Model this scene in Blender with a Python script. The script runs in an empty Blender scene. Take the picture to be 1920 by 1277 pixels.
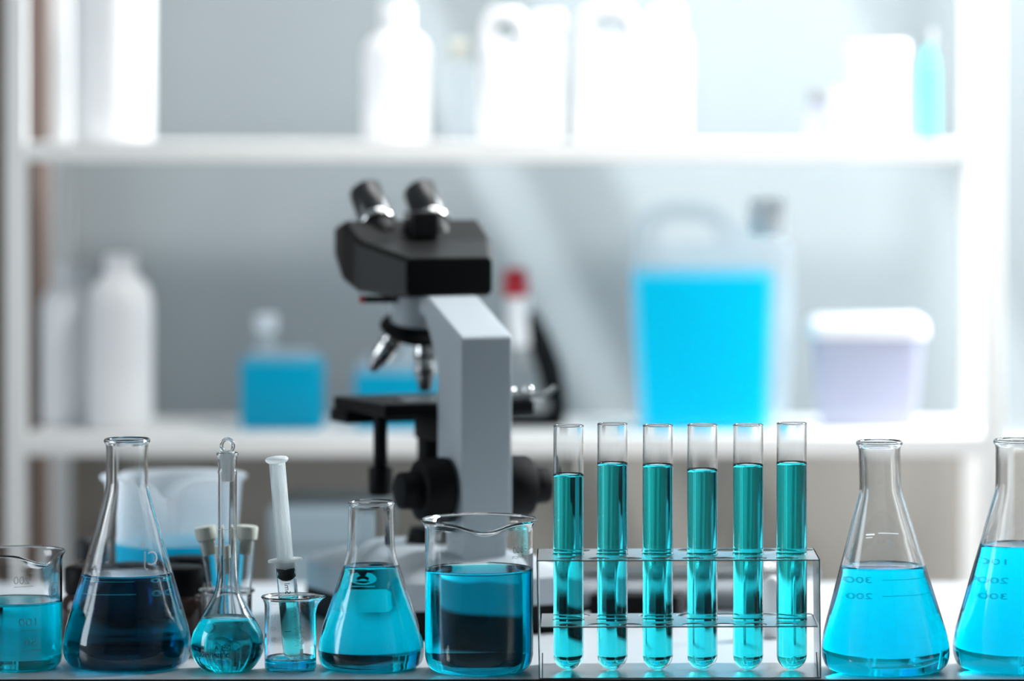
import bpy, bmesh, math, random
from mathutils import Vector, Matrix
random.seed(4)
PI = math.pi
S = bpy.context.scene
C = S.collection
R = math.radians

# ------------------------------------------------------------------ camera
CZ = 0.442                     # lens height above the bench top (bench top is z = 0)
cam_d = bpy.data.cameras.new('camera')
cam = bpy.data.objects.new('camera', cam_d); C.objects.link(cam)
cam.location = (0, 0, CZ); cam.rotation_euler = (PI / 2, 0, 0)
cam_d.sensor_width = 36; cam_d.lens = 142.5
cam_d.shift_x = -0.151; cam_d.shift_y = -0.218
cam_d.dof.use_dof = True; cam_d.dof.focus_distance = 3.225; cam_d.dof.aperture_fstop = 2.35
cam_d.clip_end = 50
S.camera = cam
F = 7600.0
def PX(px, D): return (px - 1250) / F * D
def PZ(py, D): return CZ - (py - 220) / F * D

# ------------------------------------------------------------------ view and sampling
S.view_settings.view_transform = 'Standard'; S.view_settings.look = 'None'
S.view_settings.gamma = 1; S.view_settings.use_curve_mapping = False
S.view_settings.exposure = 0.0
cy = S.cycles
cy.max_bounces = 20; cy.transmission_bounces = 18; cy.transparent_max_bounces = 20
cy.glossy_bounces = 6; cy.diffuse_bounces = 3; cy.volume_bounces = 0
cy.caustics_refractive = True; cy.caustics_reflective = True
cy.blur_glossy = 0.6; cy.sample_clamp_indirect = 9
cy.use_denoising = True

# ------------------------------------------------------------------ light
w = bpy.data.worlds.new('daylight'); S.world = w; w.use_nodes = True
w.node_tree.nodes['Background'].inputs[0].default_value = (0.62, 0.82, 0.95, 1)
w.node_tree.nodes['Background'].inputs[1].default_value = 0.20

def area(name, loc, target, sx, sy, power, col=(1, 1, 1)):
    l = bpy.data.lights.new(name, 'AREA'); l.shape = 'RECTANGLE'; l.size = sx; l.size_y = sy
    l.energy = power; l.color = col
    o = bpy.data.objects.new(name, l); C.objects.link(o); o.location = loc
    o.rotation_euler = (Vector(target) - Vector(loc)).to_track_quat('-Z', 'Y').to_euler()
    return o
area('ceiling_lamp', (0.15, 3.98, 1.85), (0.15, 3.90, 0.0), 1.0, 0.6, 10, (1.0, 0.99, 0.975))
area('window_daylight', (1.40, 4.34, 1.22), (0.0, 4.36, 0.62), 0.42, 1.1, 100, (0.93, 0.975, 1.0))
area('window_daylight', (-2.90, 3.0, 0.75), (0.0, 3.7, 0.2), 1.1, 1.3, 21, (0.84, 0.93, 1.0))
sp = bpy.data.lights.new('upper_shelf_fill_spot', 'SPOT'); sp.energy = 270; sp.spot_size = R(52); sp.spot_blend = 0.7; sp.shadow_soft_size = 0.32; sp.color = (1.0, 0.99, 0.97)  # added fill spot that brightens the upper shelf, not a fitting of the room
spo = bpy.data.objects.new('upper_shelf_fill_spot', sp); C.objects.link(spo); spo.location = (0.75, 3.0, 1.88)
spo.rotation_euler = (Vector((0.12, 4.5, 0.62)) - spo.location).to_track_quat('-Z', 'Y').to_euler()
sun = bpy.data.lights.new('sun', 'SUN'); sun.energy = 46; sun.angle = R(1.2); sun.color = (0.95, 0.98, 1.0)
so = bpy.data.objects.new('sun', sun); C.objects.link(so)
so.rotation_euler = Vector((0.44, 0.05, -0.88)).to_track_quat('-Z', 'Y').to_euler()

# ------------------------------------------------------------------ materials
def mat(name, col, rough=0.5, metal=0.0, trans=0.0, ior=1.45, coat=0.0, noise=0.0, nscale=30, spec=0.5):
    m = bpy.data.materials.new(name); m.use_nodes = True
    nt = m.node_tree; b = nt.nodes['Principled BSDF']
    b.inputs['Base Color'].default_value = (*col, 1); b.inputs['Roughness'].default_value = rough
    b.inputs['Metallic'].default_value = metal; b.inputs['Transmission Weight'].default_value = trans
    b.inputs['IOR'].default_value = ior; b.inputs['Coat Weight'].default_value = coat
    b.inputs['Specular IOR Level'].default_value = spec
    if noise:
        tc = nt.nodes.new('ShaderNodeTexCoord'); n = nt.nodes.new('ShaderNodeTexNoise')
        n.inputs['Scale'].default_value = nscale; n.inputs['Detail'].default_value = 4
        cr = nt.nodes.new('ShaderNodeValToRGB')
        cr.color_ramp.elements[0].color = (*[c * (1 - noise) for c in col], 1)
        cr.color_ramp.elements[1].color = (*[min(1, c * (1 + noise)) for c in col], 1)
        nt.links.new(tc.outputs['Object'], n.inputs['Vector']); nt.links.new(n.outputs['Fac'], cr.inputs['Fac'])
        nt.links.new(cr.outputs['Color'], b.inputs['Base Color'])
    return m

def liquid_mat(name, dens, col, ior=1.33):
    m = mat(name, (1, 1, 1), 0.0, 0, 1.0, ior)
    nt = m.node_tree; v = nt.nodes.new('ShaderNodeVolumeAbsorption')
    v.inputs['Color'].default_value = (*col, 1); v.inputs['Density'].default_value = dens
    nt.links.new(v.outputs[0], nt.nodes['Material Output'].inputs['Volume'])
    return m

def soft_plastic(name, col, trans_part=0.3, transl=0.5, tcol=(1, 1, 1)):
    m = bpy.data.materials.new(name); m.use_nodes = True; nt = m.node_tree
    nt.nodes.remove(nt.nodes['Principled BSDF'])
    d = nt.nodes.new('ShaderNodeBsdfPrincipled'); d.inputs['Base Color'].default_value = (*col, 1); d.inputs['Roughness'].default_value = 0.35
    t = nt.nodes.new('ShaderNodeBsdfTranslucent'); t.inputs['Color'].default_value = (*col, 1)
    tr = nt.nodes.new('ShaderNodeBsdfTransparent'); tr.inputs['Color'].default_value = (*tcol, 1)
    m1 = nt.nodes.new('ShaderNodeMixShader'); m1.inputs[0].default_value = transl
    m2 = nt.nodes.new('ShaderNodeMixShader'); m2.inputs[0].default_value = trans_part
    nt.links.new(d.outputs[0], m1.inputs[1]); nt.links.new(t.outputs[0], m1.inputs[2])
    nt.links.new(m1.outputs[0], m2.inputs[1]); nt.links.new(tr.outputs[0], m2.inputs[2])
    nt.links.new(m2.outputs[0], nt.nodes['Material Output'].inputs['Surface'])
    return m

GLASS = mat('clear_glass', (0.985, 0.995, 1.0), 0.0, 0, 1.0, 1.47)
FROST = mat('frosted_glass', (0.95, 0.97, 0.97), 0.38, 0, 0.75, 1.47)
CYAN = liquid_mat('cyan_liquid', 150, (0.0, 0.969, 0.9955))
TEAL = liquid_mat('teal_liquid', 170, (0.0, 0.980, 0.9965))
MIDBLUE = liquid_mat('mid_blue_liquid', 150, (0.0, 0.957, 0.985))
BLUE = liquid_mat('blue_liquid', 150, (0.0, 0.955, 0.993))
SYRLIQ = liquid_mat('syringe_liquid', 150, (0.0, 0.975, 0.990), 1.10)
BLUE_STAIN = liquid_mat('thin_blue_liquid', 230, (0.0, 0.93, 0.995))
ENAMEL = soft_plastic('white_enamel_print', (0.97, 0.98, 0.98), 0.0, 0.65)
ENAMEL_FAINT = soft_plastic('faint_enamel_print', (0.88, 0.94, 0.95), 0.35, 0.55)
PRINTGREY = soft_plastic('backlit_shade_enamel_print', (0.42, 0.50, 0.52), 0.30, 0.1)  # white enamel whose backlit darkness is put into the grey colour
INK = mat('black_ink', (0.008, 0.008, 0.01), 0.5)
STEEL = mat('brushed_steel', (0.62, 0.63, 0.64), 0.28, 1.0, noise=0.12, nscale=40)
DARKSTEEL = mat('dark_steel', (0.32, 0.32, 0.33), 0.3, 1.0)
CHROME = mat('chrome', (0.78, 0.77, 0.76), 0.16, 1.0)
BLACK = mat('black_plastic', (0.0035, 0.004, 0.005), 0.5, noise=0.1, nscale=60, spec=0.15)
EYEM = mat('satin_black_metal', (0.02, 0.02, 0.022), 0.28, spec=0.9)
HEADM = mat('black_hammered_paint', (0.008, 0.0075, 0.0075), 0.42, noise=0.15, nscale=90, spec=0.35)
RUBBER = mat('black_rubber', (0.005, 0.005, 0.006), 0.7, spec=0.2)
SCOPEW = mat('pale_grey_enamel', (0.54, 0.59, 0.63), 0.33, noise=0.02, nscale=50)
WHITEP = mat('white_plastic', (0.86, 0.87, 0.89), 0.4, noise=0.02, nscale=20)
SHELFW = mat('white_lacquer', (0.84, 0.84, 0.83), 0.5, noise=0.02, nscale=8)
AMBER = mat('amber_glass', (0.045, 0.009, 0.003), 0.08, 0, 0.3, 1.5)
SILIC = mat('silicone_rubber', (0.60, 0.62, 0.55), 0.6, noise=0.04, nscale=80)
PP = soft_plastic('clear_polypropylene', (0.90, 0.95, 0.99), 0.55, 0.6)
SYR = soft_plastic('milky_polypropylene', (0.93, 0.97, 0.98), 0.36, 0.6)
SYRCLR = mat('clear_barrel_plastic', (0.95, 0.98, 0.99), 0.02, 0, 0.98, 1.12)
HDPE = soft_plastic('milky_polyethylene', (0.86, 0.91, 0.95), 0.22, 0.5)
HDPE_CLEAR = soft_plastic('thin_polyethylene', (0.86, 0.92, 0.97), 0.72, 0.5)
CANLIQ = soft_plastic('bright_blue_liquid', (0.0, 0.80, 1.0), 0.35, 0.65, (0.0, 0.88, 1.0))
JUGLIQ = soft_plastic('sky_blue_liquid', (0.0, 0.80, 1.0), 0.12, 0.6, (0.0, 0.80, 1.0))
BOTLIQ = soft_plastic('turquoise_liquid', (0.0, 0.58, 0.80), 0.3, 0.6, (0.0, 0.82, 0.94))
PALECY = soft_plastic('pale_cyan_liquid', (0.25, 0.85, 0.88), 0.15, 0.6)
RED = mat('red_plastic', (0.50, 0.012, 0.03), 0.4)
DROPCAP = mat('charcoal_rubber', (0.03, 0.032, 0.036), 0.5)
GREYP = mat('grey_plastic', (0.30, 0.32, 0.33), 0.5)
LILAC = soft_plastic('pale_lilac_plastic', (0.62, 0.62, 0.78), 0.45, 0.5)
DADOM = mat('beige_dado_panel', (0.215, 0.200, 0.180), 0.8, noise=0.03, nscale=3)
WALLM = mat('painted_wall', (0.275, 0.31, 0.325), 0.9, noise=0.03, nscale=3)
WOODM = mat('brown_wood', (0.15, 0.105, 0.088), 0.6, noise=0.2, nscale=5)
FRONTM = mat('dark_painted_wall', (0.10, 0.11, 0.12), 0.9, noise=0.05, nscale=3)
FLOORM = mat('grey_vinyl', (0.32, 0.31, 0.30), 0.6, noise=0.1, nscale=6)
BENCHM = mat('white_laminate', (0.60, 0.63, 0.665), 0.30, noise=0.015, nscale=12)
EDGEM = mat('black_edge_band', (0.01, 0.011, 0.013), 0.5)
BOXB = mat('pale_blue_card', (0.36, 0.47, 0.54), 0.7)

# ------------------------------------------------------------------ mesh helpers
def link(name, bm, m, parent=None, smooth=True, sharp=None, loc=None, rot=None):
    bmesh.ops.recalc_face_normals(bm, faces=bm.faces)
    me = bpy.data.meshes.new(name); bm.to_mesh(me); bm.free()
    me.materials.append(m)
    for p in me.polygons: p.use_smooth = smooth
    if smooth and sharp: me.set_sharp_from_angle(angle=R(sharp))
    o = bpy.data.objects.new(name, me); C.objects.link(o)
    if parent: o.parent = parent
    if loc: o.location = loc
    if rot: o.rotation_euler = rot
    return o

def thing(name, label, cat, loc=(0, 0, 0), rz=0, group=None, rot=None):
    o = bpy.data.objects.new(name, None); C.objects.link(o); o.empty_display_size = 0.02
    o.location = loc; o.rotation_euler = rot if rot else (0, 0, rz)
    o['label'] = label; o['category'] = cat
    if group: o['group'] = group
    return o
def tag(o, label, cat, group=None):
    o['label'] = label; o['category'] = cat
    if group: o['group'] = group
    return o
def struct(o): o['kind'] = 'structure'; return o

def box(bm, x0, x1, y0, y1, z0, z1, bev=0.0, seg=2, mtx=None):
    t = bmesh.new(); bmesh.ops.create_cube(t, size=1)
    for v in t.verts:
        v.co = Vector(((x0 + x1) / 2 + v.co.x * (x1 - x0), (y0 + y1) / 2 + v.co.y * (y1 - y0), (z0 + z1) / 2 + v.co.z * (z1 - z0)))
    if bev: bmesh.ops.bevel(t, geom=t.edges[:], offset=bev, segments=seg, profile=0.6, affect='EDGES')
    if mtx: bmesh.ops.transform(t, matrix=mtx, verts=t.verts)
    merge(bm, t); return bm
def merge(bm, t):
    me = bpy.data.meshes.new('tmp'); t.to_mesh(me); t.free(); bm.from_mesh(me); bpy.data.meshes.remove(me)

def lathe(bm, prof, seg=72, mtx=None, deform=None):
    """revolve a (r, z) polyline about z; closed where r == 0"""
    t = bmesh.new(); rings = []
    for r, z in prof:
        if r <= 1e-7: rings.append([t.verts.new((0, 0, z))])
        else: rings.append([t.verts.new((r * math.cos(2 * PI * k / seg), r * math.sin(2 * PI * k / seg), z)) for k in range(seg)])
    for a, b in zip(rings, rings[1:]):
        for k in range(seg):
            q = [a[k % len(a)], a[(k + 1) % len(a)], b[(k + 1) % len(b)], b[k % len(b)]]
            u = []
            for v in q:
                if v not in u: u.append(v)
            if len(u) >= 3: t.faces.new(u)
    if deform:
        for v in t.verts: v.co = deform(v.co)
    if mtx: bmesh.ops.transform(t, matrix=mtx, verts=t.verts)
    merge(bm, t); return bm

def cyl(bm, p0, p1, r0, r1=None, seg=40, bev=0.0):
    """closed round bar between two points, with softened ends"""
    if r1 is None: r1 = r0
    p0 = Vector(p0); p1 = Vector(p1); L = (p1 - p0).length
    b = min(bev, L / 2.2, r0 * 0.9, r1 * 0.9) if bev else 0
    pr = [(0, 0)]
    if b: pr += [(r0 - b, 0), (r0 - b * .3, b * .3), (r0, b), (r1, L - b), (r1 - b * .3, L - b * .3), (r1 - b, L)]
    else: pr += [(r0, 0), (r1, L)]
    pr += [(0, L)]
    M = Matrix.Translation(p0) @ (p1 - p0).to_track_quat('Z', 'Y').to_matrix().to_4x4()
    return lathe(bm, pr, seg, M)

def prism(bm, poly, a, b, axis='x', bev=0.0, mtx=None):
    t = bmesh.new()
    def P(u, v, s):
        return {'x': (s, u, v), 'y': (u, s, v), 'z': (u, v, s)}[axis]
    A = [t.verts.new(P(u, v, a)) for u, v in poly]; B = [t.verts.new(P(u, v, b)) for u, v in poly]
    t.faces.new(A); t.faces.new(B[::-1]); n = len(poly)
    for i in range(n): t.faces.new([A[i], A[(i + 1) % n], B[(i + 1) % n], B[i]])
    bmesh.ops.recalc_face_normals(t, faces=t.faces)
    if bev: bmesh.ops.bevel(t, geom=t.edges[:], offset=bev, segments=2, profile=0.6, affect='EDGES')
    if mtx: bmesh.ops.transform(t, matrix=mtx, verts=t.verts)
    merge(bm, t); return bm

def tube_path(bm, pts, r, seg=10, closed=False):
    pts = [Vector(p) for p in pts]; n = len(pts); rings = []; t = bmesh.new()
    nrm = None
    for i, p in enumerate(pts):
        if closed: d = pts[(i + 1) % n] - pts[i - 1]
        else: d = pts[min(i + 1, n - 1)] - pts[max(i - 1, 0)]
        d.normalize()
        if nrm is None: nrm = d.orthogonal().normalized()
        else: nrm = (nrm - d * nrm.dot(d)).normalized()
        bn = d.cross(nrm)
        rr = r[i] if isinstance(r, (list, tuple)) else r
        rings.append([t.verts.new(p + (nrm * math.cos(2 * PI * k / seg) + bn * math.sin(2 * PI * k / seg)) * rr) for k in range(seg)])
    pairs = list(zip(rings, rings[1:])) + ([(rings[-1], rings[0])] if closed else [])
    for a, b in pairs:
        for k in range(seg): t.faces.new([a[k], a[(k + 1) % seg], b[(k + 1) % seg], b[k]])
    if not closed: t.faces.new(rings[0][::-1]); t.faces.new(rings[-1])
    merge(bm, t); return bm

def smoothp(pts, n=5):
    """Catmull-Rom resample of a polyline"""
    out = []
    P = [Vector((a, b)) for a, b in pts]
    for i in range(len(P) - 1):
        p0 = P[max(i - 1, 0)]; p1 = P[i]; p2 = P[i + 1]; p3 = P[min(i + 2, len(P) - 1)]
        for k in range(n):
            t = k / n
            d1 = (p2 - p1).length; m1 = (p2 - p0) * 0.5; m2 = (p3 - p1) * 0.5
            if m1.length > d1: m1 = m1.normalized() * d1
            if m2.length > d1: m2 = m2.normalized() * d1
            q = (2 * t**3 - 3 * t**2 + 1) * p1 + (t**3 - 2 * t**2 + t) * m1 + (-2 * t**3 + 3 * t**2) * p2 + (t**3 - t**2) * m2
            out.append((max(q.x, 0), q.y))
    out.append(pts[-1]); return out

def offset(prof, d):
    """shift an outer (r, z) polyline inwards by d"""
    out = []
    for i, (r, z) in enumerate(prof):
        a = prof[max(i - 1, 0)]; b = prof[min(i + 1, len(prof) - 1)]
        tx, tz = b[0] - a[0], b[1] - a[1]; L = math.hypot(tx, tz) or 1
        nx, nz = -tz / L, tx / L
        if i == 0: nx, nz = 0, 1
        out.append((max(r + nx * d, 0 if i == 0 else 1e-4), z + nz * d))
    return out

def r_at(prof, z):
    best = None
    for (r0, z0), (r1, z1) in zip(prof, prof[1:]):
        if min(z0, z1) <= z <= max(z0, z1) and abs(z1 - z0) > 1e-7:
            best = r0 + (r1 - r0) * (z - z0) / (z1 - z0)
    return best if best is not None else prof[-1][0]

def vessel_profiles(outer, wall, base_extra=0.0, rim_r=None):
    """full closed wall profile plus its inner line; outer runs from the base centre to the rim"""
    inn = offset(outer, wall)
    inn = [(r, z + (base_extra * max(0, 1 - z / 0.008) if z < 0.008 else 0)) for r, z in inn]
    top = outer[-1]; it = inn[-1]
    mid = ((top[0] + it[0]) / 2, max(top[1], it[1]) + wall * 0.45)
    rim = [((top[0] * .8 + it[0] * .2), top[1] + wall * .3), mid, ((top[0] * .2 + it[0] * .8), it[1] + wall * .3)]
    return outer + rim + inn[::-1], inn

def liquid_profile(inn, wall, level, men=0.0012, overlap=0.4, bottom=True):
    k = wall * overlap
    grown = offset(inn, -k)
    grown[0] = (0, grown[0][1])
    pr = [(r, z) for r, z in grown if z < level]
    rl = r_at(inn, level) + k * 0.9
    for dz in (0.004, 0.0012):
        if pr[-1][1] < level - dz: pr.append((r_at(inn, level - dz) + k * 0.9, level - dz))
    pr.append((rl, level + men))
    pr += [(rl - 0.0009, level + men * 0.45), (rl - 0.002, level + men * 0.12), (rl - 0.0035, level), (0, level)]
    return pr

def spout(phi0, zr, out=0.008, dip=0.004, width=0.33, h=0.016):
    """pull a lip out of a beaker rim at angle phi0"""
    def f(co):
        r = math.hypot(co.x, co.y)
        if r < 1e-6 or co.z < zr - h: return co
        ph = math.atan2(co.y, co.x); d = (ph - phi0 + PI) % (2 * PI) - PI
        g = math.exp(-(d / width) ** 2); g2 = math.exp(-(d / (width * 1.15)) ** 2)
        s = min(1, max(0, (co.z - (zr - h)) / h)); s = s * s
        nr = r + out * g * s
        return Vector((co.x * nr / r, co.y * nr / r, co.z - dip * g2 * s))
    return f

# ------------------------------------------------------------------ printed marks
def glyphs(text, size):
    """flat triangles of a line of text: list of (verts2d, faces), centred"""
    cu = bpy.data.curves.new('t', 'FONT'); cu.body = text; cu.size = size; cu.resolution_u = 3
    cu.align_x = 'CENTER'; cu.align_y = 'CENTER'
    o = bpy.data.objects.new('t', cu); C.objects.link(o)
    dg = bpy.context.evaluated_depsgraph_get(); dg.update()
    me = o.evaluated_get(dg).to_mesh()
    v = [(p.co.x, p.co.y) for p in me.vertices]; f = [tuple(p.vertices) for p in me.polygons]
    o.evaluated_get(dg).to_mesh_clear()
    bpy.data.objects.remove(o); bpy.data.curves.remove(cu)
    return v, f
def strip(x0, y0, x1, y1, wd, n=10):
    v, f = [], []
    dx, dy = x1 - x0, y1 - y0; L = math.hypot(dx, dy); nx, ny = -dy / L * wd / 2, dx / L * wd / 2
    for i in range(n + 1):
        t = i / n; v += [(x0 + dx * t + nx, y0 + dy * t + ny), (x0 + dx * t - nx, y0 + dy * t - ny)]
    for i in range(n): f.append((2 * i, 2 * i + 1, 2 * i + 3, 2 * i + 2))
    return v, f
def arc(cx, cz, ra, rb, a0, a1, n=20, sx=1.0):
    v, f = [], []
    for i in range(n + 1):
        a = R(a0 + (a1 - a0) * i / n)
        v += [(cx + sx * ra * math.cos(a), cz + ra * math.sin(a)), (cx + sx * rb * math.cos(a), cz + rb * math.sin(a))]
    for i in range(n): f.append((2 * i, 2 * i + 1, 2 * i + 3, 2 * i + 2))
    return v, f
def rounded_patch(w_, h_, c, n=14):
    v, f = [], []
    for i in range(n + 1):
        x = -w_ / 2 + w_ * i / n; e = max(0, abs(x) - (w_ / 2 - c)); d = c - math.sqrt(max(c * c - e * e, 0))
        v += [(x, -h_ / 2 + d), (x, h_ / 2 - d)]
    for i in range(n): f.append((2 * i, 2 * i + 1, 2 * i + 3, 2 * i + 2))
    return v, f
def shift(vf, dx, dy, sx=1.0, sy=1.0): return [(x * sx + dx, y * sy + dy) for x, y in vf[0]], vf[1]
def decal(name, shapes, surf, u0, z0, m, parent, back=False, mirror=True, lift=0.00012, shear=0.0):
    """wrap flat shapes on the vessel: u0 = sideways place in metres as seen from the bench front"""
    bm = bmesh.new()
    for vs, fs in shapes:
        L = []
        for x, y in vs:
            z = z0 + y; r = surf(z) + lift; u = u0 + (-x if mirror else x)
            a = u / r
            L.append(bm.verts.new((r * math.sin(a) + shear * z, (r if back else -r) * math.cos(a), z)))
        for q in fs:
            try: bm.faces.new([L[i] for i in q])
            except ValueError: pass
    return link(name, bm, m, parent, smooth=False)

# ================================================================== the room
def slab(name, x0, x1, y0, y1, z0, z1, m, bev=0.0):
    return link(name, box(bmesh.new(), x0, x1, y0, y1, z0, z1, bev), m, smooth=False)
struct(slab('floor', -3, 2.2, -0.6, 4.74, -0.80, -0.75, FLOORM))
struct(slab('wall_back', -3, 2.2, 4.62, 4.74, -0.75, 2.0, WALLM))
struct(slab('trim_1', -0.70, 2.2, 4.605, 4.6202, -0.75, 0.075, DADOM, 0.002))
bm = bmesh.new()
box(bm, -3.1, -3.0, -0.6, 2.2, -0.75, 2.0); box(bm, -3.1, -3.0, 3.6, 4.74, -0.75, 2.0)
box(bm, -3.1, -3.0, 2.2, 3.6, -0.75, 0.05); box(bm, -3.1, -3.0, 2.2, 3.6, 1.5, 2.0)
struct(link('wall_left', bm, WALLM, smooth=False))
struct(slab('wall_front', -3.1, 1.7, -0.72, -0.6, -0.75, 2.06, FRONTM))
# right wall with a tall window opening
bm = bmesh.new()
box(bm, 1.6, 1.7, -0.6, 3.1, -0.75, 2.0); box(bm, 1.6, 1.7, 4.6, 4.619, -0.75, 2.0)
box(bm, 1.6, 1.7, 3.1, 4.6, -0.75, 0.05); box(bm, 1.6, 1.7, 3.1, 4.6, 1.5, 2.0)
struct(link('wall_right', bm, WALLM, smooth=False))
for nm, loc_ in (('window_1', (1.65, 3.85, 0.05)), ('window_2', (-3.05, 2.90, 0.05))):
    win = struct(thing(nm, 'white framed window', 'window', loc_))
    del win['label']; del win['category']
    hw = 0.75 if nm == 'window_1' else 0.70
    bm = bmesh.new()
    for y in (-hw + 0.01, 0.0, hw - 0.01): box(bm, -0.03, 0.03, y - 0.02, y + 0.02, 0.0, 1.45)
    for z in (0.02, 0.72, 1.43): box(bm, -0.03, 0.03, -hw, hw, z - 0.02, z + 0.02)
    link('window_frame', bm, SHELFW, win, smooth=False)
# ceiling with a barred roof-light close to the back wall: its sunlight falls in slanting bars on the wall
bm = bmesh.new()
box(bm, -3, 2.2, -0.6, 4.47, 2.0, 2.06)
xs = [-3, -1.42, -1.31, -1.275, -1.25, -1.235, -1.144, -1.085, -0.975, -0.90, -0.50, 2.2]
for i in range(0, len(xs) - 1, 2): box(bm, xs[i], xs[i + 1], 4.47, 4.74, 2.0, 2.06)
struct(link('ceiling', bm, WALLM, smooth=False))
# brown timber door frame on the back wall, far left
dr = struct(thing('door_1', 'brown timber door', 'door', (-1.065, 4.588, -0.75))); del dr['label']; del dr['category']
bm = box(bmesh.new(), -0.40, 0.33, -0.02, 0.03, 0.0, 2.05, 0.004); link('door_leaf', bm, WOODM, dr, smooth=False)
bm = box(bmesh.new(), 0.33, 0.365, -0.045, 0.03, 0.0, 2.08, 0.004); link('door_jamb', bm, WOODM, dr, smooth=False)

# ------------------------------------------------------------------ bench
bench = thing('lab_bench', 'white topped lab bench with a black front edge carrying all the glassware', 'bench', (0, 3.5, -0.75))
YF, YB = 3.187 - 3.5, 3.848 - 3.5
link('bench_top', box(bmesh.new(), -1.1, 1.1, YF + 0.002, YB, 0.722, 0.75, 0.001), BENCHM, bench, smooth=False)
link('edge_band', box(bmesh.new(), -1.1, 1.1, YF - 0.001, YF + 0.0022, 0.721, 0.7498, 0.0003), EDGEM, bench, smooth=False)
for x in (-1.05, 1.05):
    for y in (YF + 0.05, YB - 0.05):
        link('leg', box(bmesh.new(), x - 0.02, x + 0.02, y - 0.02, y + 0.02, 0, 0.722, 0.002), DARKSTEEL, bench, smooth=False)

# ------------------------------------------------------------------ shelving unit
SF, SB = 4.20, 4.48
ZL, ZU = 0.111, 0.416
shelf = thing('shelving_unit', 'white open shelving unit with square posts standing behind the bench', 'shelf', (-0.17, 4.34, -0.75))
def sx(v): return v + 0.17
posts = [(PX(28, SF), SF + 0.01), (PX(1864, SF), SF + 0.01), (PX(117, SB), SB - 0.01), (PX(1819, SB), SB - 0.01)]
for x, y in posts:
    link('post', box(bmesh.new(), sx(x) - 0.0105, sx(x) + 0.0105, y - 4.34 - 0.0105, y - 4.34 + 0.0105, 0.0, 2.2, 0.0015), SHELFW, shelf, smooth=False)
xl, xr = sx(PX(47, SF)) - 0.006, sx(PX(1845, SF)) + 0.006
for z in (ZL, ZU, -0.35):
    link('shelf_board', box(bmesh.new(), xl, xr, SF - 4.34 + 0.001, SB - 4.34, z + 0.75 - 0.020, z + 0.75, 0.0015), SHELFW, shelf, smooth=False)

# ================================================================== glassware
def make_flask(name, label, outer, wall, loc, level, liq, shear=0.0, group=None, base_extra=0.001):
    t = thing(name, label, 'flask', loc, group=group)
    prof, inn = vessel_profiles(outer, wall, base_extra)
    df = (lambda c: Vector((c.x + shear * c.z, c.y, c.z))) if shear else None
    link('glass_body', lathe(bmesh.new(), prof, 96, deform=df), GLASS, t)
    lp = liquid_profile(inn, wall, level)
    link('liquid', lathe(bmesh.new(), lp, 96, deform=df), liq, t)
    return t, (lambda z: r_at(outer, z))

mm = 0.001
def P(*pts): return [(a * mm, b * mm) for a, b in pts]
# 500 ml conical flask outline
BIG = smoothp(P((0, 1.2), (20, 1.0), (33, 0.3), (39, 0.0), (44, 1.2), (48.6, 5), (50.8, 11), (51.2, 17)), 4)[:-1] \
    + smoothp(P((51.2, 17), (50.6, 23.5), (48.9, 33)), 3)[:-1] \
    + P((48.9, 33), (44.5, 48), (36, 77.5), (28, 105), (22.5, 124.5)) \
    + smoothp(P((22.5, 124.5), (19.2, 136), (17.4, 143), (16.9, 149)), 4)[1:] \
    + P((16.8, 160), (16.9, 176)) + smoothp(P((16.9, 176), (17.2, 178.8), (18.2, 180.3), (18.7, 181.5), (18.2, 182.8)), 3)[1:]
SMALL = smoothp(P((0, 1.0), (18, 0.8), (28, 0.2), (32, 0.0), (37, 1.2), (41, 5), (42.5, 11), (42.2, 17), (40.5, 26)), 4)[:-1] \
    + P((40.5, 26), (38.8, 34), (30.3, 59)) + smoothp(P((30.3, 59), (25.5, 73), (21.8, 84.5), (19.6, 93), (18.8, 101)), 4)[1:] \
    + P((18.5, 112), (18.4, 128)) + smoothp(P((18.4, 128), (18.7, 130), (19.4, 131.2), (19.6, 132.2), (19.1, 133)), 3)[1:]

fa, ra = make_flask('conical_flask', 'tall conical flask of very dark blue liquid with the letters CJ on its wall',
                    BIG, 0.0019, (PX(238.5, 3.263), 3.263, 0), 0.0745, BLUE)
decal('printed_letters', [shift(glyphs('CJ', 0.0160), 0, 0), arc(0.0075, 0.0115, 0, 0.0019, 0, 360, 12)], ra, 0.0245, 0.0890, ENAMEL_FAINT, fa, mirror=True)
decal('graduation_marks', [shift(glyphs('300', 0.0075), 0, 0), strip(0.012, 0.0, 0.036, 0.0, 0.0006)], ra, 0.0095, 0.0610, ENAMEL_FAINT, fa, back=True)
decal('graduation_marks', [shift(glyphs('200', 0.0075), 0, 0), strip(0.012, 0.0, 0.036, 0.0, 0.0006)], ra, 0.0095, 0.0490, ENAMEL_FAINT, fa, back=True)

fb, rb = make_flask('conical_flask', 'conical flask of bright cyan liquid right of the rack, printed 300 above 200',
                    BIG, 0.0019, (PX(1661.5, 3.239), 3.239, 0), 0.0831, CYAN, shear=-0.030)
for z, n in ((0.0635, '300'), (0.0500, '200')):
    decal('graduation_marks', [shift(glyphs(n, 0.0072), 0, 0, 0.95), strip(-0.009, 0.0, -0.035, 0.0008, 0.0005)], rb, -0.0078, z, PRINTGREY, fb, back=True, shear=-0.03)
decal('maker_mark', [strip(-0.007, 0.0, 0.001, 0.0, 0.0012), strip(-0.007, -0.0025, -0.001, -0.0025, 0.0006), strip(0.004, 0.001, 0.022, 0.001, 0.0004)], rb, -0.006, 0.106, ENAMEL, fb, back=True, mirror=False, shear=-0.03)

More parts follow.
